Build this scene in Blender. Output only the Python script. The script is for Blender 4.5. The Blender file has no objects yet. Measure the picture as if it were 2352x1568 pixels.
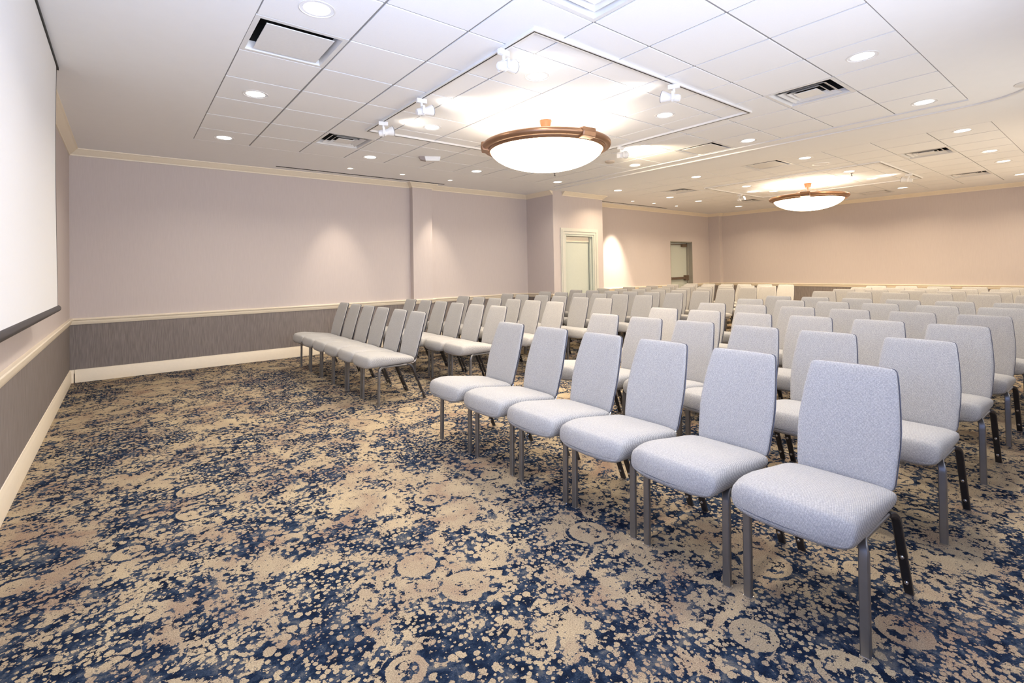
import bpy, bmesh, math, random
from mathutils import Vector, Matrix
R = random.Random(7)
U = 1.355                      # one camera height, in metres
PI = math.pi
col = bpy.context.scene.collection
sc = bpy.context.scene

# ------------------------------------------------------------------ helpers
def link(o, parent=None):
    col.objects.link(o)
    if parent: o.parent = parent
    return o

def tag(o, label=None, cat=None, group=None, kind=None):
    if label: o['label'] = label
    if cat: o['category'] = cat
    if group: o['group'] = group
    if kind: o['kind'] = kind
    return o

def empty(name, loc=(0, 0, 0), rz=0.0):
    o = bpy.data.objects.new(name, None)
    o.empty_display_size = 0.1
    o.location = loc; o.rotation_euler = (0, 0, rz)
    return link(o)

class MB:
    def __init__(s): s.v = []; s.f = []; s.mi = []
    def add(s, vs, fs, mi=0):
        n = len(s.v); s.v += [tuple(v) for v in vs]
        for f in fs: s.f.append([n + i for i in f]); s.mi.append(mi)
    def box(s, a, b, mi=0, M=None):
        x0, y0, z0 = a; x1, y1, z1 = b
        vs = [(x0,y0,z0),(x1,y0,z0),(x1,y1,z0),(x0,y1,z0),(x0,y0,z1),(x1,y0,z1),(x1,y1,z1),(x0,y1,z1)]
        if M: vs = [M @ Vector(v) for v in vs]
        s.add(vs, [(0,3,2,1),(4,5,6,7),(0,1,5,4),(1,2,6,5),(2,3,7,6),(3,0,4,7)], mi)
    def loft(s, rings, cap=True, mi=0, closed=True):
        n = len(rings[0]); base = len(s.v)
        for r in rings: s.v += [tuple(p) for p in r]
        for i in range(len(rings) - 1):
            for j in range(n if closed else n - 1):
                a = base + i*n + j; b = base + i*n + (j+1) % n
                s.f.append([a, b, b + n, a + n]); s.mi.append(mi)
        if cap:
            s.f.append([base + j for j in range(n)][::-1]); s.mi.append(mi)
            s.f.append([base + (len(rings)-1)*n + j for j in range(n)]); s.mi.append(mi)
    def cyl(s, p0, p1, r0, r1=None, n=16, mi=0, cap=True):
        r1 = r0 if r1 is None else r1
        p0 = Vector(p0); p1 = Vector(p1); d = (p1 - p0).normalized()
        a = d.orthogonal().normalized(); b = d.cross(a)
        ring = lambda p, r: [p + a*r*math.cos(2*PI*i/n) + b*r*math.sin(2*PI*i/n) for i in range(n)]
        s.loft([ring(p0, r0), ring(p1, r1)], cap, mi)
    def lathe(s, prof, c=(0, 0, 0), n=48, mi=0, cap=False):
        rings = [[(c[0] + r*math.cos(2*PI*i/n), c[1] + r*math.sin(2*PI*i/n), c[2] + z) for i in range(n)] for r, z in prof]
        s.loft(rings, cap, mi)
    def build(s, name, mats, parent=None, smooth=False, angle=35, bevel=0):
        me = bpy.data.meshes.new(name); me.from_pydata(s.v, [], s.f)
        for m in (mats if isinstance(mats, (list, tuple)) else [mats]): me.materials.append(m)
        for p, mi in zip(me.polygons, s.mi): p.material_index = mi
        bm = bmesh.new(); bm.from_mesh(me)
        bmesh.ops.remove_doubles(bm, verts=bm.verts, dist=1e-6)
        if bevel:
            es = [e for e in bm.edges if len(e.link_faces) == 2 and e.calc_face_angle(0) > 0.6]
            bmesh.ops.bevel(bm, geom=es, offset=bevel, segments=2, affect='EDGES', profile=0.7)
        bmesh.ops.recalc_face_normals(bm, faces=bm.faces)
        bm.to_mesh(me); bm.free()
        if smooth:
            for p in me.polygons: p.use_smooth = True
            try: me.set_sharp_from_angle(angle=math.radians(angle))
            except Exception: pass
        o = bpy.data.objects.new(name, me)
        return link(o, parent)

# ------------------------------------------------------------------ materials
def mat(name):
    m = bpy.data.materials.new(name); m.use_nodes = True
    nt = m.node_tree; b = nt.nodes['Principled BSDF']
    return m, nt, b
def N(nt, t, **k):
    n = nt.nodes.new(t)
    for a, v in k.items():
        if a in n.inputs: n.inputs[a].default_value = v
        else: setattr(n, a, v)
    return n
def plain(name, c, rough=0.6, metal=0.0, var=0.04, scale=40, bump=0.0, spec=0.4):
    m, nt, b = mat(name)
    tc = N(nt, 'ShaderNodeTexCoord'); no = N(nt, 'ShaderNodeTexNoise', Scale=scale, Detail=3.0)
    nt.links.new(tc.outputs['Object'], no.inputs['Vector'])
    mx = N(nt, 'ShaderNodeMix', data_type='RGBA')
    nt.links.new(no.outputs['Fac'], mx.inputs[0])
    mx.inputs[6].default_value = (*[x*(1-var) for x in c], 1); mx.inputs[7].default_value = (*[min(1, x*(1+var)) for x in c], 1)
    nt.links.new(mx.outputs[2], b.inputs['Base Color'])
    b.inputs['Roughness'].default_value = rough; b.inputs['Metallic'].default_value = metal
    b.inputs['Specular IOR Level'].default_value = spec
    if bump:
        bp = N(nt, 'ShaderNodeBump', Strength=bump, Distance=0.002)
        nt.links.new(no.outputs['Fac'], bp.inputs['Height']); nt.links.new(bp.outputs[0], b.inputs['Normal'])
    return m
def emit(name, c, s):
    m, nt, b = mat(name)
    b.inputs['Base Color'].default_value = (.8, .8, .8, 1)
    b.inputs['Emission Color'].default_value = (*c, 1); b.inputs['Emission Strength'].default_value = s
    m.cycles.emission_sampling = 'NONE'
    return m

def fabric_mat():
    m, nt, b = mat('chair_fabric')
    L = nt.links.new
    tc = N(nt, 'ShaderNodeTexCoord')
    # woven rows: fine wave in two directions
    mp = N(nt, 'ShaderNodeMapping'); mp.inputs['Rotation'].default_value = (0.5, 0.3, 0.6)
    L(tc.outputs['Object'], mp.inputs['Vector'])
    def wv(ax):
        d = N(nt, 'ShaderNodeVectorMath', operation='DOT_PRODUCT'); L(tc.outputs['Object'], d.inputs[0]); d.inputs[1].default_value = ax
        k = N(nt, 'ShaderNodeMath', operation='SINE'); L(d.outputs['Value'], k.inputs[0]); return k.outputs[0]
    w1 = N(nt, 'ShaderNodeMath', operation='MULTIPLY'); L(wv((560, 560, 560)), w1.inputs[0]); L(wv((900, -760, 900)), w1.inputs[1])
    w2 = N(nt, 'ShaderNodeMath', operation='MULTIPLY_ADD'); L(w1.outputs[0], w2.inputs[0]); w2.inputs[1].default_value = .30; w2.inputs[2].default_value = .34
    n1 = N(nt, 'ShaderNodeTexNoise', Scale=190.0, Detail=2.0); L(tc.outputs['Object'], n1.inputs['Vector'])
    ad = N(nt, 'ShaderNodeMath', operation='ADD'); L(w2.outputs[0], ad.inputs[0]); L(n1.outputs['Fac'], ad.inputs[1])
    cr = N(nt, 'ShaderNodeValToRGB'); L(ad.outputs[0], cr.inputs[0])
    e = cr.color_ramp.elements
    e[0].position = 0.45; e[0].color = (.545, .52, .485, 1); e[1].position = 1.1; e[1].color = (.30, .295, .29, 1)
    L(cr.outputs[0], b.inputs['Base Color'])
    bp = N(nt, 'ShaderNodeBump', Strength=0.6, Distance=0.0016); bp.invert = True
    L(ad.outputs[0], bp.inputs['Height']); L(bp.outputs[0], b.inputs['Normal'])
    b.inputs['Roughness'].default_value = 0.9; b.inputs['Specular IOR Level'].default_value = 0.15
    b.inputs['Sheen Weight'].default_value = 0.15
    return m

def wall_mat():
    m, nt, b = mat('wallpaper')
    L = nt.links.new
    g = N(nt, 'ShaderNodeNewGeometry'); sp = N(nt, 'ShaderNodeSeparateXYZ'); L(g.outputs['Position'], sp.inputs[0])
    mp = N(nt, 'ShaderNodeMapping'); mp.inputs['Scale'].default_value = (1, 1, 0.05); L(g.outputs['Position'], mp.inputs[0])
    n1 = N(nt, 'ShaderNodeTexNoise', Scale=130.0, Detail=4.0); L(mp.outputs[0], n1.inputs['Vector'])
    n3 = N(nt, 'ShaderNodeTexNoise', Scale=60.0, Detail=3.0); L(g.outputs['Position'], n3.inputs['Vector'])
    up = N(nt, 'ShaderNodeMix', data_type='RGBA'); L(n1.outputs['Fac'], up.inputs[0])
    up.inputs[6].default_value = (.55, .485, .46, 1); up.inputs[7].default_value = (.63, .56, .53, 1)
    rp = N(nt, 'ShaderNodeValToRGB'); L(n1.outputs['Fac'], rp.inputs[0])
    rp.color_ramp.elements[0].position = .32; rp.color_ramp.elements[0].color = (.185, .158, .148, 1)
    rp.color_ramp.elements[1].position = .72; rp.color_ramp.elements[1].color = (.285, .25, .232, 1)
    gt = N(nt, 'ShaderNodeMath', operation='GREATER_THAN'); gt.inputs[1].default_value = 0.78; L(sp.outputs['Z'], gt.inputs[0])
    mx = N(nt, 'ShaderNodeMix', data_type='RGBA'); L(gt.outputs[0], mx.inputs[0]); L(rp.outputs[0], mx.inputs[6]); L(up.outputs[2], mx.inputs[7])
    L(mx.outputs[2], b.inputs['Base Color'])
    bp = N(nt, 'ShaderNodeBump', Strength=0.25, Distance=0.001); L(n1.outputs['Fac'], bp.inputs['Height']); L(bp.outputs[0], b.inputs['Normal'])
    b.inputs['Roughness'].default_value = 0.75; b.inputs['Specular IOR Level'].default_value = 0.25
    return m

def carpet_mat():
    m, nt, b = mat('carpet')
    L = nt.links.new
    g = N(nt, 'ShaderNodeNewGeometry')
    def M(op, a, c, clamp=False):
        n = N(nt, 'ShaderNodeMath', operation=op); n.use_clamp = clamp
        for i, q in enumerate((a, c)):
            if q is None: continue
            if isinstance(q, (int, float)): n.inputs[i].default_value = q
            else: L(q, n.inputs[i])
        return n.outputs[0]
    def noise(s, d=3.0, r=.55, dist=0.0, off=(0, 0, 0)):
        mp = N(nt, 'ShaderNodeMapping'); mp.inputs['Location'].default_value = off; L(g.outputs['Position'], mp.inputs[0])
        n = N(nt, 'ShaderNodeTexNoise', Scale=s, Detail=d, Roughness=r, Distortion=dist); L(mp.outputs[0], n.inputs['Vector'])
        return n
    # ragged coordinates so that every blot gets a frayed edge
    nf = noise(70, 2.0); nv = N(nt, 'ShaderNodeVectorMath', operation='SUBTRACT'); L(nf.outputs['Color'], nv.inputs[0]); nv.inputs[1].default_value = (.5, .5, .5)
    ns = N(nt, 'ShaderNodeVectorMath', operation='SCALE'); L(nv.outputs[0], ns.inputs[0]); ns.inputs['Scale'].default_value = 0.03
    na = N(nt, 'ShaderNodeVectorMath', operation='ADD'); L(g.outputs['Position'], na.inputs[0]); L(ns.outputs[0], na.inputs[1])
    rag = na.outputs[0]
    nf2 = noise(110, 1.0, .5, 0, (2, 2, 0)); nv2 = N(nt, 'ShaderNodeVectorMath', operation='SUBTRACT'); L(nf2.outputs['Color'], nv2.inputs[0]); nv2.inputs[1].default_value = (.5, .5, .5)
    ns2 = N(nt, 'ShaderNodeVectorMath', operation='SCALE'); L(nv2.outputs[0], ns2.inputs[0]); ns2.inputs['Scale'].default_value = 0.011
    na2 = N(nt, 'ShaderNodeVectorMath', operation='ADD'); L(g.outputs['Position'], na2.inputs[0]); L(ns2.outputs[0], na2.inputs[1])
    rag2 = na2.outputs[0]
    def vor(s, rnd=1.0, off=(0, 0, 0), soft=True):
        mp = N(nt, 'ShaderNodeMapping'); mp.inputs['Location'].default_value = off; L(rag2 if soft else rag, mp.inputs[0])
        v = N(nt, 'ShaderNodeTexVoronoi', Scale=s, Randomness=rnd); v.voronoi_dimensions = '2D'; L(mp.outputs[0], v.inputs['Vector'])
        return v
    big = noise(1.1, 3.0, .55, 0.6).outputs['Fac']
    mid = noise(5.5, 5.0, .62, 0.8, (3, 1, 0)).outputs['Fac']
    fine = noise(26, 3.0, .6, 0.4, (1, 7, 0)).outputs['Fac']
    # base field: >0 = beige
    fld = M('ADD', M('ADD', M('MULTIPLY', M('SUBTRACT', big, .545), 1.35), M('MULTIPLY', M('SUBTRACT', mid, .5), 2.1)), M('MULTIPLY', M('SUBTRACT', fine, .5), 1.6))
    # small round dots
    v1 = vor(22.0); v1r = N(nt, 'ShaderNodeSeparateColor'); L(v1.outputs['Color'], v1r.inputs[0])
    d1 = M('SUBTRACT', M('MULTIPLY', v1r.outputs[0], .44), v1.outputs['Distance'])
    v2 = vor(42.0, 1.0, (5, 2, 0)); v2r = N(nt, 'ShaderNodeSeparateColor'); L(v2.outputs['Color'], v2r.inputs[0])
    d2 = M('SUBTRACT', M('MULTIPLY', v2r.outputs[0], .40), v2.outputs['Distance'])
    dm = noise(3.2, 2.0, .6, .3, (7, 3, 0)).outputs['Fac']
    dots = M('MAXIMUM', M('MULTIPLY', M('SUBTRACT', d1, M('MULTIPLY', M('SUBTRACT', .56, dm), 1.3)), 3.0), M('MULTIPLY', M('SUBTRACT', d2, M('MULTIPLY', M('SUBTRACT', dm, .50), 1.3)), 3.0))
    # big round medallions (about 20 cm) with a beige rim
    v3 = vor(2.6, 1.0, (.37, .81, 0)); v3r = N(nt, 'ShaderNodeSeparateColor'); L(v3.outputs['Color'], v3r.inputs[0])
    rad = M('MULTIPLY', M('ADD', M('MULTIPLY', v3r.outputs[1], .13), .16), M('GREATER_THAN', v3r.outputs[0], .58))
    ins = M('LESS_THAN', v3.outputs['Distance'], rad)
    rim = M('LESS_THAN', M('ABSOLUTE', M('SUBTRACT', v3.outputs['Distance'], M('SUBTRACT', rad, .035)), None), .035)
    halo = M('MULTIPLY', M('LESS_THAN', v3.outputs['Distance'], M('ADD', rad, .05)), M('SUBTRACT', 1.0, ins))
    med = M('ADD', M('MULTIPLY', ins, .12), M('MULTIPLY', M('MULTIPLY', rim, ins), .30))
    val = M('ADD', M('MAXIMUM', M('ADD', fld, .0), M('SUBTRACT', dots, .02)), M('SUBTRACT', med, M('MULTIPLY', halo, .22)))
    pile = noise(210, 3.0, .75)
    vf = vor(60.0, 1.0, (1, 5, 0)); vfr = N(nt, 'ShaderNodeSeparateColor'); L(vf.outputs['Color'], vfr.inputs[0])
    fleck = M('GREATER_THAN', M('MULTIPLY', vfr.outputs[1], M('SUBTRACT', .75, vf.outputs['Distance'])), .50)
    val = M('SUBTRACT', M('ADD', val, M('MULTIPLY', M('SUBTRACT', pile.outputs['Fac'], .5), .45)), M('MULTIPLY', fleck, .38))
    edge = N(nt, 'ShaderNodeMapRange'); edge.inputs['From Min'].default_value = -.02; edge.inputs['From Max'].default_value = .05; L(val, edge.inputs['Value'])
    # colours
    navy = N(nt, 'ShaderNodeValToRGB'); L(noise(11.0, 5.0, .68, .5, (9, 9, 0)).outputs['Fac'], navy.inputs[0])
    e = navy.color_ramp.elements
    e[0].position = .36; e[0].color = (.007, .012, .026, 1); e[1].position = .66; e[1].color = (.115, .115, .115, 1)
    x = e.new(.46); x.color = (.010, .019, .042, 1); x = e.new(.55); x.color = (.030, .045, .075, 1)
    tan = N(nt, 'ShaderNodeValToRGB'); L(noise(2.6, 4.0, .6, .5, (4, 9, 0)).outputs['Fac'], tan.inputs[0])
    e = tan.color_ramp.elements
    e[0].position = .32; e[0].color = (.275, .19, .135, 1); e[1].position = .66; e[1].color = (.43, .345, .225, 1)
    x = e.new(.48); x.color = (.355, .28, .19, 1)
    mx = N(nt, 'ShaderNodeMix', data_type='RGBA'); L(edge.outputs[0], mx.inputs[0]); L(navy.outputs[0], mx.inputs[6]); L(tan.outputs[0], mx.inputs[7])
    hs = N(nt, 'ShaderNodeMix', data_type='RGBA', blend_type='MULTIPLY'); hs.inputs[0].default_value = 1.0
    pr = N(nt, 'ShaderNodeMapRange'); pr.inputs['From Min'].default_value = .3; pr.inputs['From Max'].default_value = .7
    pr.inputs['To Min'].default_value = .55; pr.inputs['To Max'].default_value = 1.42; L(pile.outputs['Fac'], pr.inputs['Value'])
    L(mx.outputs[2], hs.inputs[6]); L(pr.outputs[0], hs.inputs[7])
    L(hs.outputs[2], b.inputs['Base Color'])
    bp = N(nt, 'ShaderNodeBump', Strength=0.6, Distance=0.004); L(pile.outputs['Fac'], bp.inputs['Height']); L(bp.outputs[0], b.inputs['Normal'])
    b.inputs['Roughness'].default_value = 1.0; b.inputs['Specular IOR Level'].default_value = 0.05
    return m

FABRIC = fabric_mat(); WALL = wall_mat(); CARPET = carpet_mat()
CREAM = plain('cream_paint', (.86, .76, .60), .4)
DOORP = plain('door_paint', (.56, .59, .52), .45)
CASING = plain('casing_paint', (.62, .61, .54), .45)
WHITE = plain('ceiling_paint', (.91, .905, .90), .8, var=.015, scale=8)
TILE = plain('ceiling_tile', (.91, .905, .90), .9, var=.03, scale=160, bump=.15)
GRID = plain('grid_metal', (.30, .29, .28), .5)
WMET = plain('white_metal', (.80, .79, .77), .4)
PLAS = plain('white_plastic', (.85, .84, .82), .35)
STEEL = plain('brushed_metal', (.27, .27, .28), .38, .85, .10, 25)
DKMET = plain('dark_metal', (.055, .052, .055), .4, .6)
SHELL = plain('shell_plastic', (.20, .20, .23), .45)
CHROME = plain('bright_metal', (.75, .75, .77), .22, 1.0)
BLACK = plain('black_metal', (.012, .012, .012), .5)
VOID = plain('dark_duct', (.02, .018, .016), .9)  # shade inside ducts and slots put into the colour as near-black
BRONZE = plain('bronze', (.30, .17, .10), .35, .75, .12, 12)
COPPER = plain('copper', (.24, .095, .04), .4, .2)
SCREEN = plain('screen_cloth', (.80, .80, .80), .85, var=.01)
GREYP = plain('grey_plastic', (.34, .29, .27), .5)
BARM = plain('aged_brass', (.20, .15, .11), .4, .6)
GLASSL = emit('lit_glass', (1.0, .80, .55), 16.0)
GLASSI = emit('lit_glass_inside', (1.0, .86, .68), 4.0)
GLASSI.cycles.emission_sampling = 'FRONT_BACK'
GLASSL.cycles.emission_sampling = 'FRONT_BACK'
DLENS = emit('downlight_lens', (1.0, .95, .88), 4.0)
SLENS = emit('small_lamp_lens', (1.0, .88, .70), 4.0)
TLENS = emit('spot_lens', (1.0, .92, .80), 4.0)

# ------------------------------------------------------------------ setting
ZC = 2.222*U                    # ceiling
XL, YB, XF, YN = -.408*U, 6.24*U, 11.0*U, -.30*U
JX0, JX1, JY = 5.25*U, 6.40*U, 5.60*U
PX0, PX1, PY = 3.125*U, 3.425*U, 6.15*U
CX, CY = 10.87*U, 5.97*U

def struct(o): o['kind'] = 'structure'; return o

mb = MB(); mb.add([(XL-.2, YN-.2, 0), (XF+.2, YN-.2, 0), (XF+.2, YB+.5, 0), (XL-.2, YB+.5, 0)], [(0, 1, 2, 3)])
mb.box((XL-.2, YN-.2, -.12), (XF+.2, YB+.5, -.001))
struct(mb.build('floor', CARPET))

def wall(name, boxes):
    mb = MB()
    for a, b_ in boxes: mb.box(a, b_)
    return struct(mb.build(name, WALL))
H = ZC + .1
lwa, lwb = -.32, 1.42
wall('wall_left', [((XL-.12, YN-.12, 0), (XL, lwa, H)), ((XL-.12, lwb, 0), (XL, YB+.4, H)), ((XL-.12, lwa, 0), (XL, lwb, .95)), ((XL-.12, lwa, 2.45), (XL, lwb, H))])
d1a, d1b, d1h = 5.495*U, 6.166*U, 1.552*U
d2a, d2b, d2h = 9.31*U, 10.172*U, 1.56*U
wall('wall_back', [((XL, YB, 0), (d2a, YB+.4, H)), ((d2b, YB, 0), (XF+.12, YB+.4, H)), ((d2a, YB, d2h), (d2b, YB+.4, H)), ((d2a, YB+.3, 0), (d2b, YB+.4, d2h)),
                   ((PX0, PY, 0), (PX1, YB, H))])
wall('wall_door', [((JX0, JY, 0), (d1a, YB, H)), ((d1b, JY, 0), (JX1, YB, H)), ((d1a, JY, d1h), (d1b, YB, H)), ((d1a, JY+.25, 0), (d1b, YB, d1h))])
wall('wall_far', [((XF, YN-.12, 0), (XF+.12, YB, H)), ((CX, CY, 0), (XF, YB, H))])
# near wall with added windows that let in fill light, unseen behind the photographer
w = [(-.1, 1.6), (2.3, 4.3), (5.3, 7.5), (8.3, 10.5), (11.3, 13.8)]; wz0, wz1 = .95, 2.45
bx = [((XL, YN-.12, 0), (XF, YN, wz0)), ((XL, YN-.12, wz1), (XF, YN, H))]
xs = [XL] + [v for p_ in w for v in p_] + [XF]
for i in range(0, len(xs), 2): bx.append(((xs[i], YN-.12, wz0), (xs[i+1], YN, wz1)))
wall('wall_front', bx)
gl, nt, b = mat('window_glass'); b.inputs['Transmission Weight'].default_value = 1; b.inputs['Roughness'].default_value = 0; b.inputs['IOR'].default_value = 1.0
for i, (a, c) in enumerate(w):
    mb = MB(); y0, y1 = YN-.10, YN-.04
    mb.box((a, y0, wz0), (a+.05, y1, wz1)); mb.box((c-.05, y0, wz0), (c, y1, wz1))
    mb.box((a+.05, y0, wz0), (c-.05, y1, wz0+.05)); mb.box((a+.05, y0, wz1-.05), (c-.05, y1, wz1))
    mb.box(((a+c)/2-.02, y0, wz0+.05), ((a+c)/2+.02, y1, wz1-.05))
    o = struct(mb.build('window_%d' % (i+1), CREAM))

mb = MB(); x0, x1 = XL-.10, XL-.04
mb.box((x0, lwa, wz0), (x1, lwa+.05, wz1)); mb.box((x0, lwb-.05, wz0), (x1, lwb, wz1)); mb.box((x0, lwa+.05, wz0), (x1, lwb-.05, wz0+.05)); mb.box((x0, lwa+.05, wz1-.05), (x1, lwb-.05, wz1)); mb.box((x0, (lwa+lwb)/2-.02, wz0+.05), (x1, (lwa+lwb)/2+.02, wz1-.05))
struct(mb.build('window_6', CREAM))  # added left-wall opening, unseen, for the cool fill near the camera
# mouldings swept along the walls ------------------------------------------------
def sweep(name, path, prof, m, parent=None):
    """path: xy points with the room on the right hand side; prof: (offset into room, z)"""
    mb = MB(); P = [Vector((x, y)) for x, y in path]; rings = []
    for i, p in enumerate(P):
        ns = []
        if i > 0: d = (p - P[i-1]).normalized(); ns.append(Vector((d.y, -d.x)))
        if i < len(P)-1: d = (P[i+1] - p).normalized(); ns.append(Vector((d.y, -d.x)))
        if len(ns) == 2:
            n = (ns[0] + ns[1]); n = n / n.dot(ns[0])
        else: n = ns[0]
        rings.append([(p.x + n.x*o, p.y + n.y*o, z) for o, z in prof])
    mb.loft(rings, True)
    return struct(mb.build(name, m, parent, smooth=True, angle=30))
e = .0005
full = [(XL, YN), (XL, YB), (PX0, YB), (PX0, PY), (PX1, PY), (PX1, YB), (JX0, YB), (JX0, JY)]
crown = [(0, ZC-.088), (.010, ZC-.088), (.013, ZC-.074), (.030, ZC-.060), (.052, ZC-.042), (.070, ZC-.022), (.078, ZC-.016), (.088, ZC-.012), (.090, ZC-.0005), (0, ZC-.0005)]
rail = [(0, .742), (.008, .742), (.012, .752), (.020, .765), (.022, .790), (.034, .803), (.036, .817), (.030, .824), (0, .824)]
base = [(0, 0), (.018, 0), (.018, .118), (.014, .128), (.013, .142), (.007, .152), (.006, .164), (0, .166)]
sweep('trim_1', full[:], crown, CREAM)
sweep('trim_2', [(5.45*U, JY), (JX1, JY), (JX1, YB), (CX, YB), (CX, CY), (XF, CY), (XF, YN)], crown, CREAM)
sweep('trim_3', full, rail, CREAM)
sweep('trim_4', [(JX1, JY), (JX1, YB), (d2a-.01, YB)], rail, CREAM)
sweep('trim_5', [(d2b+.01, YB), (CX, YB), (CX, CY), (XF, CY), (XF, YN)], rail, CREAM)
sweep('baseboard_left', [(XL, YN), (XL, YB), (XL+.05, YB)], base, CREAM)
sweep('baseboard_back', [(XL+.04, YB)] + full[2:] + [(5.38*U, JY)], base, CREAM)
sweep('baseboard_door', [(JX1-.05, JY), (JX1, JY), (JX1, YB), (d2a-.01, YB)], base, CREAM)
sweep('baseboard_far', [(d2b+.01, YB), (CX, YB), (CX, CY), (XF, CY), (XF, YN)], base, CREAM)

# doors -------------------------------------------------------------------------
mb = MB()
y = JY + .10
mb.box((d1a+.045, y, .005), (d1b-.045, y+.045, d1h-.045))
dr = struct(mb.build('door_1', DOORP, bevel=.003))
mb = MB()   # casing with two stepped bands
for (w0, w1, t) in ((0, .055, .018), (.055, .095, .030), (.095, .125, .022)):
    mb.box((d1a-w1, JY-t, 0), (d1a-w0, JY, d1h+w1)); mb.box((d1b+w0, JY-t, 0), (d1b+w1, JY, d1h+w1))
    mb.box((d1a-w0, JY-t, d1h+w0), (d1b+w0, JY, d1h+w1))
o = mb.build('door_casing', CASING, dr)
mb = MB()
mb.box((d1a, JY-.005, 0), (d1a+.04, y+.09, d1h)); mb.box((d1b-.04, JY-.005, 0), (d1b, y+.09, d1h)); mb.box((d1a+.04, JY-.005, d1h-.04), (d1b-.04, y+.09, d1h))
mb.box((d1b-.075, JY+.04, 0), (d1b-.04, JY+.08, d1h-.04))
mb.build('door_frame', DOORP, dr)
mb = MB(); mb.box((d1a+.05, y-.025, d1h-.16), (d1b-.08, y-.001, d1h-.05)); mb.build('door_header_plate', CREAM, dr)
y = YB + .19
mb = MB(); mb.box((d2a+.03, y, .005), (d2b-.05, y+.045, d2h-.035))
dr = struct(mb.build('door_2', DOORP, bevel=.003))
mb = MB(); mb.box((d2a, YB+.005, 0), (d2a+.03, y+.06, d2h)); mb.box((d2b-.05, y-.06, 0), (d2b, y+.06, d2h)); mb.box((d2a+.03, YB+.005, d2h-.03), (d2b-.05, y+.06, d2h))
mb.box((d2b-.012, YB+.005, 0), (d2b, y-.06, d2h))
mb.build('door_frame', plain('frame_paint', (.36, .34, .29), .45), dr)
mb = MB(); zb = 1.0
mb.box((d2a+.06, y-.075, zb-.035), (d2b-.12, y-.035, zb+.035)); mb.box((d2b-.22, y-.095, zb-.075), (d2b-.07, y-.001, zb+.085)); mb.box((d2a+.06, y-.09, zb-.045), (d2a+.2, y-.001, zb+.045))
mb.build('push_bar', BARM, dr, bevel=.006)
mb = MB(); mb.box((d2b-.34, y-.07, d2h-.16), (d2b-.09, y-.001, d2h-.06)); mb.box((d2a+.06, y-.05, d2h-.10), (d2b-.3, y-.02, d2h-.075)); mb.box((d2a+.05, y-.06, d2h-.16), (d2a+.16, y-.001, d2h-.06))
mb.build('door_closer', BARM, dr, bevel=.006)

# ceiling -----------------------------------------------------------------------
T = .6107
G = [(.488*U, .747*U), (5.955*U, .747*U)]
mb = MB()
X0, X1, Y0, Y1 = XL-.1, XF+.1, YN-.1, YB+.4
gx = [(g[0], g[0]+10*T) for g in G]; gy0, gy1 = G[0][1], G[0][1]+10*T*.992
TY = T*.992
for (a, b_, c, d) in ((X0, X1, Y0, gy0), (X0, X1, gy1, Y1), (X0, gx[0][0], gy0, gy1), (gx[0][1], gx[1][0], gy0, gy1), (gx[1][1], X1, gy0, gy1)):
    mb.box((a, c, ZC), (b_, d, ZC+.05))
ceil = struct(mb.build('ceiling', WHITE))
mb = MB(); mb.box((X0, Y0, ZC+.25), (X1, Y1, ZC+.30)); struct(mb.build('ceiling_deck', VOID, ceil))
# vent cells: (grid, ix, iy, type)
VENTS = [(0, 0, 4, 'r'), (0, 2, 8, 's'), (0, 7, 1, 's'), (0, 9, 4, 'r'), (0, 2, 1, 's'),
         (1, 0, 4, 'r'), (1, 2, 1, 's'), (1, 2, 8, 's'), (1, 7, 1, 's'), (1, 7, 8, 's'), (1, 9, 4, 'r')]
gap = .009
for gi, (gX, gY) in enumerate(G):
    mb = MB(); bars = MB()
    for i in range(10):
        for j in range(10):
            if any(v[:3] == (gi, i, j) for v in VENTS): continue
            sag = 0
            mb.box((gX+i*T+gap, gY+j*TY+gap, ZC-sag), (gX+(i+1)*T-gap, gY+(j+1)*TY-gap, ZC+.015))
    for i in range(11):
        x = gX+i*T; bars.box((x-.012, gY, ZC+.007), (x+.012, gY+10*TY, ZC+.03))
    for j in range(11):
        y = gY+j*TY; bars.box((gX, y-.012, ZC+.0072), (gX+10*T, y+.012, ZC+.0302))
    struct(mb.build('ceiling_tiles', TILE, ceil)); struct(bars.build('tile_grid', GRID, ceil))

# ceiling vents -----------------------------------------------------------------
def frustum(mb, h0, z0, h1, z1, t=.003):
    """thin square frustum shell"""
    for (s0, s1) in ((0, 1), (1, 2), (2, 3), (3, 0)):
        c = [(-1, -1), (1, -1), (1, 1), (-1, 1)]
        a, b_ = c[s0], c[s1]
        mb.add([(a[0]*h0, a[1]*h0, z0), (b_[0]*h0, b_[1]*h0, z0), (b_[0]*h1, b_[1]*h1, z1), (a[0]*h1, a[1]*h1, z1),
                (a[0]*(h0-t), a[1]*(h0-t), z0), (b_[0]*(h0-t), b_[1]*(h0-t), z0), (b_[0]*(h1-t), b_[1]*(h1-t), z1), (a[0]*(h1-t), a[1]*(h1-t), z1)],
               [(0, 1, 2, 3), (4, 7, 6, 5), (0, 4, 5, 1), (3, 2, 6, 7)])
def flange(mb, ho, hi, z0, z1):
    mb.box((-ho, -ho, z0), (ho, -hi, z1)); mb.box((-ho, hi, z0), (ho, ho, z1)); mb.box((-ho, -hi, z0), (-hi, hi, z1)); mb.box((hi, -hi, z0), (ho, hi, z1))
SIDE = {0: 'in the tile field around the nearer bowl lamp', 1: 'in the tile field around the farther bowl lamp'}
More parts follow.
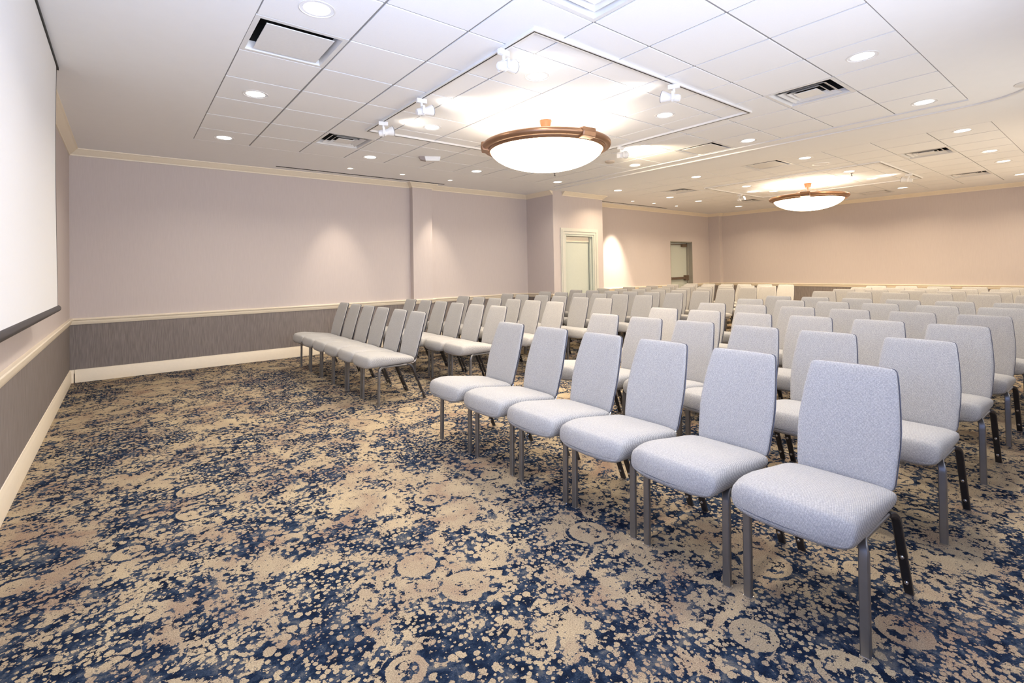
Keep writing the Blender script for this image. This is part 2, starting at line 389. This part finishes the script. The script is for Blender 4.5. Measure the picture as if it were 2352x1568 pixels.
VL = ['white return grille with flat square plate, nearest the projection screen', 'louvred supply vent between the nearer lamp and the long left wall',
      'louvred supply vent beside the far right downlight of the nearer tile field', 'flat plate return grille on the nearer side of the white partition track',
      'concentric square white diffuser cut by the top edge of the photo', 'flat plate return grille just beyond the white partition track',
      'louvred vent in farther tile field, nearer the track, right of the lamp', 'small dark louvred vent left of the farther bowl lamp, near the track',
      'louvred vent closest to the far wall, right of the farther lamp', 'small dark louvred vent directly left of the farther lamp bowl', 'flat plate return grille behind the farther bowl lamp, by the far wall']
for (gi, ix, iy, ty), lab in zip(VENTS, VL):
    cx = G[gi][0]+(ix+.5)*T; cy = G[gi][1]+(iy+.5)*TY
    t = empty('ceiling_vent', (cx, cy, ZC)); tag(t, lab, 'vent', 'square ceiling vents')
    h = T/2-.004
    mb = MB(); flange(mb, h, h-.03, 0, .012)
    if ty == 'r':
        frustum(mb, h-.03, .0, .25, .06)
        mb.build('vent_frame', WMET, t)
        mb = MB(); mb.box((-.222, -.222, -.002), (.222, .222, .004)); mb.build('face_plate', WMET, t, bevel=.001)
    else:
        frustum(mb, h-.03, .0, .248, .05)
        mb.build('vent_frame', WMET, t)
        for ho, hi in ((.212, .168), (.150, .112)):
            mb = MB(); frustum(mb, ho, .004, hi, .032); mb.build('louver', WMET, t)
        mb = MB(); mb.box((-.100, -.100, .0), (.100, .100, .006)); mb.build('face_plate', WMET, t)
        mb = MB(); mb.cyl((-.03, -.03, .01), (-.03, -.03, .13), .004, n=8); mb.cyl((.05, -.1, .02), (-.05, .1, .12), .004, n=8); mb.build('damper_rod', CHROME, t)
    mb = MB(); flange(mb, .262, .252, .05, .20); mb.box((-.26, -.26, .20), (.26, .26, .205)); mb.build('duct_collar', VOID, t)

# lights ------------------------------------------------------------------------
def copy_tree(o, parent=None):
    c = o.copy(); link(c)
    if parent: c.parent = parent
    for ch in list(o.children): copy_tree(ch, c)
    return c
def make_down(r, lens, name):
    t = empty(name)
    mb = MB(); mb.lathe([(r+.009, 0), (r+.009, -.003), (r+.003, -.004), (r, -.001), (r-.002, .008)], n=40); mb.build('trim_ring', WMET, t, smooth=True)
    mb = MB(); mb.lathe([(.001, -.0015), (r*.6, -.001), (r, .001)], n=40); mb.build('lens', lens, t, smooth=True)
    return t
D0 = make_down(.100, DLENS, 'downlight')
DL = [(x, y) for x in (.705, 2.062, 3.428, 4.806) for y in (.968, 2.32, 3.68, 5.02)]
DL2 = [(x, y) for x in (6.15, 7.56, 8.48, 9.98) for y in (.968, 2.32, 3.69, 5.05)]
ORD = ['first', 'second', 'third', 'fourth', 'fifth', 'sixth', 'seventh', 'eighth', 'ninth', 'tenth', 'eleventh']
def area(name, loc, size, power, color, rot=(0, 0, 0), shape='DISK', sy=None, spread=PI):
    l = bpy.data.lights.new(name, 'AREA'); l.shape = shape; l.size = size
    if sy: l.size_y = sy
    l.energy = power; l.color = color; l.spread = spread
    o = bpy.data.objects.new(name, l); o.location = loc; o.rotation_euler = rot; link(o); return o
DLP = (13, 20)
first = True
for gi, lst in enumerate((DL, DL2)):
    for k, (x, y) in enumerate(lst):
        o = D0 if first else copy_tree(D0)
        first = False
        o.location = (x*U, y*U, ZC)
        area('downlight_beam', (x*U, y*U, ZC-.007), .19, DLP[gi], ((1, .90, .77), (1, .80, .56))[gi], spread=math.radians(138))
        tag(o, 'lit downlight, %s tile field, %s column from the screen, %s from right' % (('nearer', 'farther')[gi], ORD[k//4], ORD[k % 4]), 'downlight', 'round recessed downlights')
S0 = make_down(.050, SLENS, 'wall_wash_light')
SM = [(2.095, 5.70), (2.76, 5.70), (3.47, 5.72), (7.38, 5.72), (8.0, 5.70), (8.75, 5.70)]
SML = ['small round lamp nearest the left end of the long black ceiling slot', 'small round lamp in line above the wall pilaster, middle of three', 'small round lamp right of the pilaster, near the end of the slot',
       'small round lamp beside the doorway bump-out, above the bright wall patch', 'small round lamp midway between the doorway bump-out and exit door', 'small round lamp in the ceiling just before the exit door']
for k, (x, y) in enumerate(SM):
    o = S0 if k == 0 else copy_tree(S0)
    o.location = (x*U, y*U, ZC); tag(o, SML[k], 'downlight', 'small wall washing lamps')
    l = bpy.data.lights.new('wall_wash_lamp', 'SPOT'); l.energy = (75, 8, 85, 550, 14, 14)[k]; l.color = (1, .85, .68); l.spot_size = math.radians(50); l.spot_blend = 1.0; l.shadow_soft_size = .03
    lo = bpy.data.objects.new('wall_wash_lamp', l); lo.location = (x*U, y*U+.02, ZC-.02)
    lo.rotation_euler = (math.radians(18), 0, 0); link(lo)

# bowl lamps --------------------------------------------------------------------
def make_bowl():
    t = empty('bowl_lamp')
    zr = -.300   # ring mid height under ceiling
    mb = MB(); mb.lathe([(.0, -.002), (.068, -.002), (.070, -.012), (.052, -.075), (.044, -.088), (.0, -.088)], n=24); mb.build('canopy', COPPER, t, smooth=True)
    mb = MB(); mb.cyl((0, 0, -.085), (0, 0, -.26), .011, n=12)
    for k in range(3):
        a = k*2*PI/3 + .5
        mb.cyl((0, 0, -.10), (.62*math.cos(a), .62*math.sin(a), zr+.03), .005, n=8)
    mb.build('stem', COPPER, t, smooth=True)
    prof = []
    R0, R1 = .715, .615
    pts = [(R1, zr-.050), (R1+.014, zr-.056), (R1+.03, zr-.045), (R1+.036, zr-.03), (R0-.035, zr-.034), (R0-.012, zr-.022), (R0, zr), (R0-.004, zr+.022), (R0-.022, zr+.034), (R0-.05, zr+.036), (R1+.01, zr+.0), (R1, zr-.02), (R1, zr-.05)]
    mb = MB(); mb.lathe(pts, n=96); mb.build('ring', BRONZE, t, smooth=True, angle=50)
    # clasps
    for a in CL:
        mb = MB(); M = Matrix.Rotation(a, 4, 'Z')
        sec = [(R1+.03, zr-.052), (R0+.006, zr-.040), (R0+.018, zr), (R0+.010, zr+.045), (R0-.06, zr+.052), (R1+.02, zr+.02)]
        rings = []
        for s_ in (-.085, -.075, .075, .085):
            k = 1 if abs(s_) < .08 else .985
            rings.append([M @ Vector((r_*k*math.cos(s_/R0*1.0), r_*k*math.sin(s_/R0*1.0), z_*1.0)) for r_, z_ in sec])
        mb.loft(rings, True); mb.build('clasp', BRONZE, t, bevel=.004)
    mb = MB(); n = 10; RB = .625; zt = zr-.035; D = .225
    prof = lambda rb, d, dz: [(max(.001, rb*math.sin(PI/2*i/n)), zt + dz - d*math.cos(PI/2*i/n)**1.15) for i in range(n+1)]
    mb.lathe(prof(RB, D, 0), n=40); mb.lathe(prof(RB-.008, D-.010, .001), n=40, mi=1)
    mb.build('glass_bowl', [GLASSL, GLASSI], t, smooth=True, angle=80)
    return t
CL = [math.radians(a) for a in (-95, 25, 145)]
B0 = make_bowl()
def bulb(x, y, p, c=(1, .90, .76)):
    l = bpy.data.lights.new('bowl_bulb', 'POINT'); l.energy = p; l.color = c; l.shadow_soft_size = .18
    o = bpy.data.objects.new('bowl_bulb', l); o.location = (x, y, ZC-.42); link(o)
B0.location = (2.732*U, 2.982*U, ZC); tag(B0, 'large glowing glass bowl lamp with bronze ring, nearer and bigger of the two', 'ceiling lamp', 'glass bowl ceiling lamps')
B1 = copy_tree(B0); B1.location = (8.10*U, 3.028*U, ZC); B1.rotation_euler = (0, 0, .9)
tag(B1, 'glowing glass bowl lamp with bronze ring, the farther one beyond the track', 'ceiling lamp', 'glass bowl ceiling lamps')

# track lighting ----------------------------------------------------------------
def track(x0, x1, y0, y1, lab):
    t = empty('light_track', ((x0+x1)/2, (y0+y1)/2, ZC)); tag(t, lab, 'light track', 'square light tracks')
    hx, hy = (x1-x0)/2, (y1-y0)/2; w_, h_ = .019, .022
    def loop(mb, o_, z0, z1, w_):
        mb.box((-hx-w_, -hy-w_, z0), (hx+w_, -hy+w_, z1)); mb.box((-hx-w_, hy-w_, z0), (hx+w_, hy+w_, z1))
        mb.box((-hx-w_, -hy+w_, z0), (-hx+w_, hy-w_, z1)); mb.box((hx-w_, -hy+w_, z0), (hx+w_, hy-w_, z1))
    mb = MB(); loop(mb, 0, -h_, -.0005, w_); mb.build('rail', WMET, t)
    mb = MB(); loop(mb, 0, -h_-.0008, -h_+.002, .006); mb.build('slot', BLACK, t)
    return t
track(1.640*U, 3.892*U, 1.862*U, 4.05*U, 'white square light track on the ceiling around the nearer bowl lamp')
track(7.12*U, 9.0*U, 1.87*U, 4.12*U, 'white square light track on the ceiling around the farther bowl lamp')
def make_spot():
    t = empty('track_spotlight')
    mb = MB(); mb.box((-.05, -.018, -.042), (.05, .018, -.001)); mb.cyl((0, 0, -.04), (0, 0, -.075), .012, n=12); mb.build('track_adapter', PLAS, t, bevel=.004)
    mb = MB()   # yoke
    mb.box((-.006, -.05, -.085), (.006, .05, -.075)); mb.box((-.012, -.055, -.15), (.012, -.05, -.075)); mb.box((-.012, .05, -.15), (.012, .055, -.075)); mb.build('yoke', PLAS, t, bevel=.001)
    mb = MB(); a = Vector((-.055, 0, -.135)); d = Vector((math.cos(.25), 0, math.sin(.25)*1.0))
    prof = [(0, 0), (.028, .004), (.034, .02), (.034, .055), (.040, .062), (.040, .072), (.034, .078), (.036, .10), (.052, .15), (.054, .165), (.050, .165), (.046, .150)]
    ax = d; u_ = Vector((0, 1, 0)); v_ = ax.cross(u_)
    rings = [[a + ax*s_ + (u_*math.cos(2*PI*i/20) + v_*math.sin(2*PI*i/20))*max(r_, .001) for i in range(20)] for r_, s_ in prof]
    mb.loft(rings, False); mb.build('lamp_head', PLAS, t, smooth=True)
    mb = MB(); mb.cyl(a + ax*.148, a + ax*.150, .046, n=20); mb.build('lens', TLENS, t)
    mb = MB(); rings = [[a + ax*s_ + (u_*math.cos(2*PI*i/20) + v_*math.sin(2*PI*i/20))*r_ for i in range(20)] for r_, s_ in ((.054, .1655), (.0545, .170), (.050, .170), (.050, .1655))]
    mb.loft(rings, False); mb.build('rim', SHELL, t)
    return t
P0 = make_spot()
SP = [(1.640, 2.12, .15, 'white track spotlight nearest the camera, on the near left rail'), (1.640, 3.07, -.1, 'white track spotlight in the middle of the rail nearest the screen'),
      (1.640, 3.72, -.3, 'white track spotlight at the far end of the rail nearest the screen'), (2.86, 1.862, PI/2+.4, 'white track spotlight on the right rail above the nearer lamp'),
      (3.892, 3.15, .05, 'white track spotlight on the far rail, right of the nearer lamp bowl'), (3.22, 4.05, -PI/2, 'white track spotlight peeking out left below the nearer lamp bowl'),
      (8.36, 1.87, PI/2, 'white track spotlight right of the farther bowl lamp'), (8.2, 4.12, -PI/2, 'white track spotlight left of the farther bowl lamp')]
for k, (x, y, rz, lab) in enumerate(SP):
    o = P0 if k == 0 else copy_tree(P0)
    o.location = (x*U, y*U, ZC-.022); o.rotation_euler = (0, 0, rz); tag(o, lab, 'spotlight', 'white track spotlights')
    l = bpy.data.lights.new('track_lamp', 'SPOT'); l.energy = 130 if k == 4 else 8; l.color = (1, .80, .52) if k == 4 else (1, .93, .82); l.spot_size = math.radians(100); l.spot_blend = .9; l.shadow_soft_size = .04
    lo = bpy.data.objects.new('track_lamp', l); d = Vector((math.cos(rz)*math.cos(.25), math.sin(rz)*math.cos(.25), math.sin(.25)))
    lo.location = Vector((x*U, y*U, ZC-.157)) + d*.125; lo.rotation_euler = d.to_track_quat('-Z', 'Y').to_euler(); link(lo)

# partition track, slots, small ceiling fittings -----------------------------------
def ribbon(mb, pts, w_, z0, z1):
    P = [Vector(p) for p in pts]; rings = []
    for i, p in enumerate(P):
        d = ((P[min(i+1, len(P)-1)] - P[max(i-1, 0)])).normalized(); n = Vector((-d.y, d.x))
        rings.append([(p.x+n.x*w_, p.y+n.y*w_, z0), (p.x-n.x*w_, p.y-n.y*w_, z0), (p.x-n.x*w_, p.y-n.y*w_, z1), (p.x+n.x*w_, p.y+n.y*w_, z1)])
    mb.loft(rings, True)
xg = gx[0][1]
t = empty('partition_track', (5.2*U, 3*U, ZC)); tag(t, 'long white folding partition track crossing the ceiling between both tile fields', 'partition track')
def rel(p): return (p[0]-5.2*U, p[1]-3*U)
mb = MB(); ribbon(mb, [rel((xg+.012, gy0)), rel((xg+.012, 3*U)), rel((xg+.012, 5.3*U))], .009, -.012, -.0005); mb.build('edge_strip', WMET, t)
mb = MB(); xt = 5.20*U
cur = [(xt, 5.56*U), (xt, 3*U), (xt, 1.0*U), (xt-.002, .80*U), (xt-.012, .72*U), (xt-.035, .645*U), (xt-.07, .585*U), (xt-.13, .52*U), (xt-.22, .455*U), (xt-.34, .39*U)]
ribbon(mb, [rel(p) for p in cur], .014, -.016, -.0005); mb.build('track_rail', WMET, t)
mb = MB(); ribbon(mb, [rel((p[0]+.022, p[1]+.0)) for p in cur], .004, -.005, -.0004); mb.build('track_gap', SHELL, t)
mb = MB(); hx, hy = rel((4.90*U, .415*U)); mb.lathe([(.0, -.010), (.09, -.012), (.11, -.004), (.11, -.0005)], (hx, hy, 0), n=32); mb.lathe([(.0, -.03), (.018, -.03), (.018, -.01)], (hx, hy, 0), n=16, mi=1)
mb.build('turning_plate', [WMET, DKMET], t, smooth=True)
for (a, b_, lab) in ((1.36, 3.56, 'long black linear air slot in the ceiling above the left wall'), (6.62, 8.9, 'black linear air slot in the ceiling beyond the doorway bump-out')):
    t = empty('air_slot', ((a+b_)/2*U, 6.02*U, ZC)); tag(t, lab, 'air vent', 'linear air slots'); hw = (b_-a)/2*U
    mb = MB(); mb.box((-hw, -.016, -.004), (hw, .030, -.0003)); mb.build('dark_gap', VOID, t)
    mb = MB(); mb.box((-hw-.01, -.026, -.002), (hw+.01, -.016, -.0005)); mb.box((-hw-.01, .030, -.002), (hw+.01, .036, -.0005)); mb.build('slot_flange', WMET, t)
def disc(name, x, y, r, h, m, lab, cat, group=None, ring=False):
    mb = MB()
    if ring: mb.lathe([(r, -.0005), (r, -h), (r*.86, -h*1.2), (r*.82, -h*.4)], n=36); mb.lathe([(.001, -h*.4), (r*.82, -h*.4)], n=36, mi=1)
    else: mb.lathe([(r, -.0005), (r*.98, -h*.7), (r*.8, -h), (.001, -h*1.1)], n=36)
    o = mb.build(name, [m, TILE] if ring else m, smooth=True); o.location = (x*U, y*U, ZC); tag(o, lab, cat, group); return o
disc('smoke_detector', 4.37, 3.695, .075, .03, plain('beige_plastic', (.62, .53, .44), .5), 'small beige round smoke detector right of the nearer bowl lamp', 'smoke detector')
disc('ceiling_speaker', 6.66, 2.34, .125, .010, PLAS, 'round white ceiling speaker ring in the farther tile field, before its lamp', 'speaker', ring=True)
def sprinkler(x, y, lab):
    t = empty('sprinkler_head', (x*U, y*U, ZC)); tag(t, lab, 'sprinkler', 'sprinkler heads')
    mb = MB(); mb.lathe([(.001, -.004), (.028, -.003), (.03, -.0005)], n=20); mb.build('escutcheon', CHROME, t)
    mb = MB(); mb.cyl((0, 0, -.003), (0, 0, -.045), .006, n=10); mb.cyl((0, 0, -.045), (0, 0, -.048), .018, n=16); mb.build('deflector', DKMET, t)
sprinkler(4.33, 4.569, 'tiny dark sprinkler head just below the nearer lamp bowl in the picture')
sprinkler(7.75, 2.35, 'tiny dark sprinkler head above the farther bowl lamp')
# wedge shaped white box on the tile near the wall
t = empty('emergency_light', (2.60*U, 4.66*U, ZC)); t.rotation_euler = (0, 0, -.5)
tag(t, 'white box fitting with grey end on the ceiling left of the nearer lamp', 'ceiling box')
mb = MB(); mb.loft([[(-.10, -.065, -.0005), (-.10, .065, -.0005), (-.085, .05, -.062), (-.085, -.05, -.062)], [(.13, -.065, -.0005), (.13, .065, -.0005), (.115, .05, -.062), (.115, -.05, -.062)]], True)
mb.build('housing', PLAS, t, bevel=.005)
mb = MB(); mb.loft([[(-.185, -.055, -.0005), (-.185, .055, -.0005), (-.16, .04, -.045), (-.16, -.04, -.045)], [(-.09, -.06, -.0005), (-.09, .06, -.0005), (-.082, .048, -.06), (-.082, -.048, -.06)]], True)
mb.build('grey_end', GREYP, t, bevel=.004)

# projection screen -------------------------------------------------------------
ys0, ys1 = 1.05*U, 3.80*U; xs_ = -.302*U
t = empty('projection_screen', (xs_, (ys0+ys1)/2, ZC)); tag(t, 'large white projection screen with black edges hanging by the left wall', 'projection screen')
hy = (ys1-ys0)/2; zb = .835*U - ZC
mb = MB()
n = 60
def wob(z, s): return .010*math.sin(z*5.1+1) + .006*math.sin(z*11.0) - .012*math.exp(-((z+1.25)/.45)**2)
def sheet(mb, ya, yb, x, thick, top, bot, wave=0):
    A = []
    for i in range(n+1):
        z = top + (bot-top)*i/n
        dx = .006*math.sin(z*2.2)
        e_ = wob(z, 1)*wave
        A.append([(x+dx, ya, z), (x+dx, yb+e_, z), (x+dx-thick, yb+e_, z), (x+dx-thick, ya, z)])
    mb.loft(A, True)
sheet(mb, -hy+.05, hy-.012, 0, .001, -.022, zb); mb.build('screen_cloth', SCREEN, t, smooth=True)
mb = MB(); sheet(mb, hy-.0125, hy+.018, .001, .002, -.022, zb, 1); mb.build('black_border', BLACK, t, smooth=True)
mb = MB(); sheet(mb, -hy, -hy+.05, .001, .002, -.022, zb); mb.build('black_border', BLACK, t, smooth=True)
mb = MB(); mb.cyl((-.004, -hy-.03, zb-.018), (-.004, hy+.055, zb-.018), .026, n=20); mb.build('bottom_bar', DKMET, t, smooth=True)
mb = MB(); mb.box((-.03, -hy-.05, -.020), (.008, hy+.085, -.0005)); mb.build('housing_slot', BLACK, t)

# ------------------------------------------------------------------ chair
def superring(x, zb_, zt, w_, n=28, ex=3.6, bulge=0.0, wb=None):
    r = []
    zc, hz = (zb_+zt)/2, (zt-zb_)/2
    for i in range(n):
        a = 2*PI*i/n
        c, s_ = math.cos(a), math.sin(a)
        yy = math.copysign(abs(c)**(2/ex), c); zz = math.copysign(abs(s_)**(2/(ex*.62)), s_)
        ww = w_ if wb is None else w_ + (wb-w_)*max(0, -zz)
        r.append((x - bulge*(1-min(1, abs(yy))**2.2), yy*ww, zc + zz*hz))
    return r
def bar_path(mb, pts, y, wy, tx, dy=0.0, n0=3):
    """flat bar swept along an xz polyline, wy wide across, tx thick"""
    rings = []
    for i, p in enumerate(pts):
        a = Vector(pts[max(0, i-1)]); b_ = Vector(pts[min(len(pts)-1, i+1)])
        d = (b_-a).normalized(); nx, nz = -d.y, d.x
        h = tx/2; c = .004
        yo = y; y = yo + dy*max(0, (i-n0))/max(1, len(pts)-1-n0)
        sec = [(-h, -wy/2+c), (-h+c, -wy/2), (h-c, -wy/2), (h, -wy/2+c), (h, wy/2-c), (h-c, wy/2), (-h+c, wy/2), (-h, wy/2-c)]
        rings.append([(p[0]+nx*s_, y+t_, p[1]+nz*s_) for s_, t_ in sec]); y = yo
    mb.loft(rings, True)
def bend(p0, p1, p2, n=6):
    return [((1-t)**2*p0[0]+2*t*(1-t)*p1[0]+t*t*p2[0], (1-t)**2*p0[1]+2*t*(1-t)*p1[1]+t*t*p2[1]) for t in [i/n for i in range(n+1)]]

def make_chair():
    t = empty('banquet_chair')
    # seat cushion: front at -x
    st = []
    for i in range(9):
        q = PI/2*i/8; sn = max(.03, math.sin(q)); st.append((-.1088 + .034*(1-math.cos(q)), .412-.028*sn, .414+.092*sn, .190+.027*sn**.7))
    st += [(-.045, .3835, .5145, .2190), (.0, .383, .518, .220), (.05, .384, .515, .220),
          (.11, .386, .506, .219), (.19, .388, .494, .216), (.26, .389, .484, .213), (.32, .389, .476, .211), (.365, .390, .468, .208), (.388, .395, .461, .204), (.400, .405, .453, .197), (.404, .418, .444, .188)]
    mb = MB()
    mb.loft([superring(x, a, b_, w_, n=36, ex=5.5, bulge=.030*max(0, 1-(x+.106)/.22), wb=w_*.955) for x, a, b_, w_ in st], True)
    mb.build('seat', FABRIC, t, smooth=True, angle=60)
    # backrest
    def bc(z):   # centre line x at height z
        s_ = (z-.45)/.455
        return .432 + .105*s_ + .036*s_*s_
    bs = [(.438, .160, .010), (.4405, .170, .018), (.448, .1775, .025), (.47, .182, .029), (.54, .187, .031), (.60, .191, .032), (.66, .191, .032), (.72, .187, .032), (.78, .181, .031), (.84, .1735, .030), (.875, .168, .029), (.893, .164, .026), (.902, .157, .019), (.906, .147, .010)]
    mb = MB(); sh = MB(); rings = []; r2 = []
    for z, w_, th in bs:
        x = bc(z); n = 28; r = []; rr = []
        for i in range(n):
            a = 2*PI*i/n; c, s_ = math.cos(a), math.sin(a)
            yy = math.copysign(abs(c)**(2/5.0), c); xx = math.copysign(abs(s_)**(2/2.6), s_)
            dish = -.016*(abs(yy)**2)
            r.append((x + xx*th/2 + dish, yy*w_, z))
            rr.append((x + th/2*.62 + .004 + max(0, xx)*(.008) + dish + .002, yy*(w_+.0015), z - .0))
        rings.append([(a_, b_-.009, c_) for a_, b_, c_ in r]); r2.append([(a_, b_-.009, c_) for a_, b_, c_ in rr])
    mb.loft(rings, True); mb.build('backrest', FABRIC, t, smooth=True, angle=60)
    sh.loft(r2, True); sh.build('back_shell', SHELL, t, smooth=True, angle=60)
    for s_ in (-1, 1):
        mb = MB(); bar_path(mb, [(.30, .386), (.37, .384)] + bend((.39, .384), (.432, .388), (.450, .436)) + [(bc(.50)+.022, .50), (bc(.58)+.022, .58)], s_*.150, .030, .006)
        mb.build('back_bracket', CHROME, t, smooth=True)
    # frame
    LY = .2025
    for s_ in (-1, 1):
        mb = MB(); bar_path(mb, [(0, .006), (.004, .18), (.008, .335)] + bend((.009, .345), (.012, .387), (.060, .387)), s_*LY, .032, .022, -s_*.020, 4)
        lg = mb.build('leg', STEEL, t, smooth=True)
        mb = MB(); mb.box((-.012, s_*LY-.017, 0), (.012, s_*LY+.017, .010)); mb.build('glide', CHROME, lg)
        mb = MB(); pp = bend((.320, .384), (.362, .384), (.376, .352)) + [(.42, .24), (.516, .006)]; bar_path(mb, pp[::-1], s_*LY, .032, .020, -s_*.016, 2)
        lg = mb.build('leg', DKMET, t, smooth=True)
        mb = MB(); mb.box((.502, s_*LY-.017, 0), (.530, s_*LY+.017, .010)); mb.build('glide', CHROME, lg)
        for z in (.065, .185):
            x = .516 - (z-.006)*(.096/.234)*1.0
            mb = MB(); mb.lathe([(.001, .006), (.006, .005), (.0085, 0)], n=12)
            o = mb.build('stud', CHROME, lg, smooth=True); o.location = (x-.0105, s_*LY, z); o.rotation_euler = (0, -PI/2-.38, 0)
    mb = MB()
    for s_ in (-1, 1): bar_path(mb, [(.045, .386), (.20, .385), (.335, .384)], s_*(LY-.019), .030, .016)
    mb.box((.04, -LY+.01, .382), (.07, LY-.01, .400)); mb.box((.28, -LY+.01, .380), (.31, LY-.01, .398))
    mb.build('seat_frame', STEEL, t, bevel=.001)
    return t
C0 = make_chair()
def copy_chair(detail):
    c = C0.copy(); link(c)
    for ch in C0.children:
        if not detail and ch.name.startswith('back_bracket'): continue
        q = ch.copy(); link(q); q.parent = c
        if detail:
            for g in ch.children:
                h = g.copy(); link(h); h.parent = q
    return c
Y1r = [[.594, .958, 1.318, 1.671, 2.04, 2.41]] + [None]*12
RX = {1: [1.470, 2.285, 3.005, 3.715, 4.43, 5.035, None, 6.29, 6.94, 7.585, 8.23],
      2: [1.470, 2.27, 2.99, 3.70, 4.40, 5.03, 5.66, 6.30, 6.94, 7.585, 8.23]}
YB2 = [3.63, 3.965, 4.32, 4.655, 5.00, 5.35]
used = False
for blk in (1, 2):
    ri = 0
    for r_, X in enumerate(RX[blk]):
        if X is None: continue
        ri += 1
        for k in range(6):
            if blk == 1:
                Y = Y1r[0][k] if r_ == 0 else .590 + .3535*k
            else:
                Y = YB2[k] - (.02 if r_ else 0)
            jx = 0 if r_ == 0 else R.uniform(-.02, .02); jr = R.uniform(-.02, .02) if r_ else R.uniform(-.008, .008)
            detail = ri <= 4
            c = C0 if not used else copy_chair(detail)
            used = True
            c.location = (X*U + jx, Y*U, 0); c.rotation_euler = (0, 0, jr)
            if blk == 1:
                lab = 'light grey banquet chair, near block, %s row, %s seat from the right-hand end' % (ORD[ri-1], ORD[k])
            else:
                lab = 'light grey banquet chair, far left block, %s row, %s seat from the centre aisle' % (ORD[ri-1], ORD[k])
            tag(c, lab, 'chair', 'banquet chairs set out in rows')

# ------------------------------------------------------------------ added fill light at the windows, bulbs in the bowls
bulb(2.732*U, 2.982*U, 6); bulb(8.10*U, 3.028*U, 8, (1, .80, .58))
for k, (a, c) in enumerate(w):
    area('daylight', ((a+c)/2, YN-.14, (wz0+wz1)/2), c-a, (75, 28, 22, 28, 34)[k], ((.78, .86, 1.0), (.90, .92, 1.0), (1, .90, .74), (1, .80, .54), (1, .78, .50))[k], rot=(math.radians((116, 108, 98, 98, 98)[k]), 0, 0), shape='RECTANGLE', sy=wz1-wz0, spread=math.radians(130))  # fill light added at the unseen windows to lift ceiling and chairs
area('daylight', (XL-.14, (lwa+lwb)/2, (wz0+wz1)/2), wz1-wz0, 108, (.33, .48, 1.0), rot=(0, math.radians(-138), 0), shape='RECTANGLE', sy=lwb-lwa)  # cool fill added at the left opening, tilted up towards the ceiling
wd = bpy.data.worlds.new('sky'); sc.world = wd; wd.use_nodes = True
wd.node_tree.nodes['Background'].inputs[0].default_value = (.6, .75, 1, 1); wd.node_tree.nodes['Background'].inputs[1].default_value = 1.0

# ------------------------------------------------------------------ camera
yaw, pitch, roll, F, CYP = 0.66815855, 0.01659185, -0.01736259, 1128.45, 599.87
f_ = Vector((math.sin(yaw)*math.cos(pitch), math.cos(yaw)*math.cos(pitch), math.sin(pitch)))
r_ = Vector((math.cos(yaw), -math.sin(yaw), 0)); u_ = r_.cross(f_)
r2 = math.cos(roll)*r_ + math.sin(roll)*u_; u2 = -math.sin(roll)*r_ + math.cos(roll)*u_
cam = bpy.data.cameras.new('camera'); cam.sensor_width = 36; cam.lens = F/2352*36
cam.shift_y = -(784-CYP)/2352; cam.clip_start = .05
co = bpy.data.objects.new('camera', cam); link(co)
M3 = Matrix((r2, u2, -f_)).transposed()
co.matrix_world = Matrix.Translation((0, 0, U)) @ M3.to_4x4()
sc.camera = co
vs = sc.view_settings; vs.view_transform = 'Standard'; vs.look = 'None'; vs.exposure = 0.16; vs.gamma = 1.0; vs.use_curve_mapping = False
try:
    sc.cycles.use_denoising = True; sc.cycles.denoiser = 'OPENIMAGEDENOISE'
    sc.cycles.use_adaptive_sampling = True; sc.cycles.adaptive_threshold = .08
    sc.cycles.max_bounces = 6; sc.cycles.diffuse_bounces = 4; sc.cycles.glossy_bounces = 3; sc.cycles.sample_clamp_indirect = 8
except Exception: pass
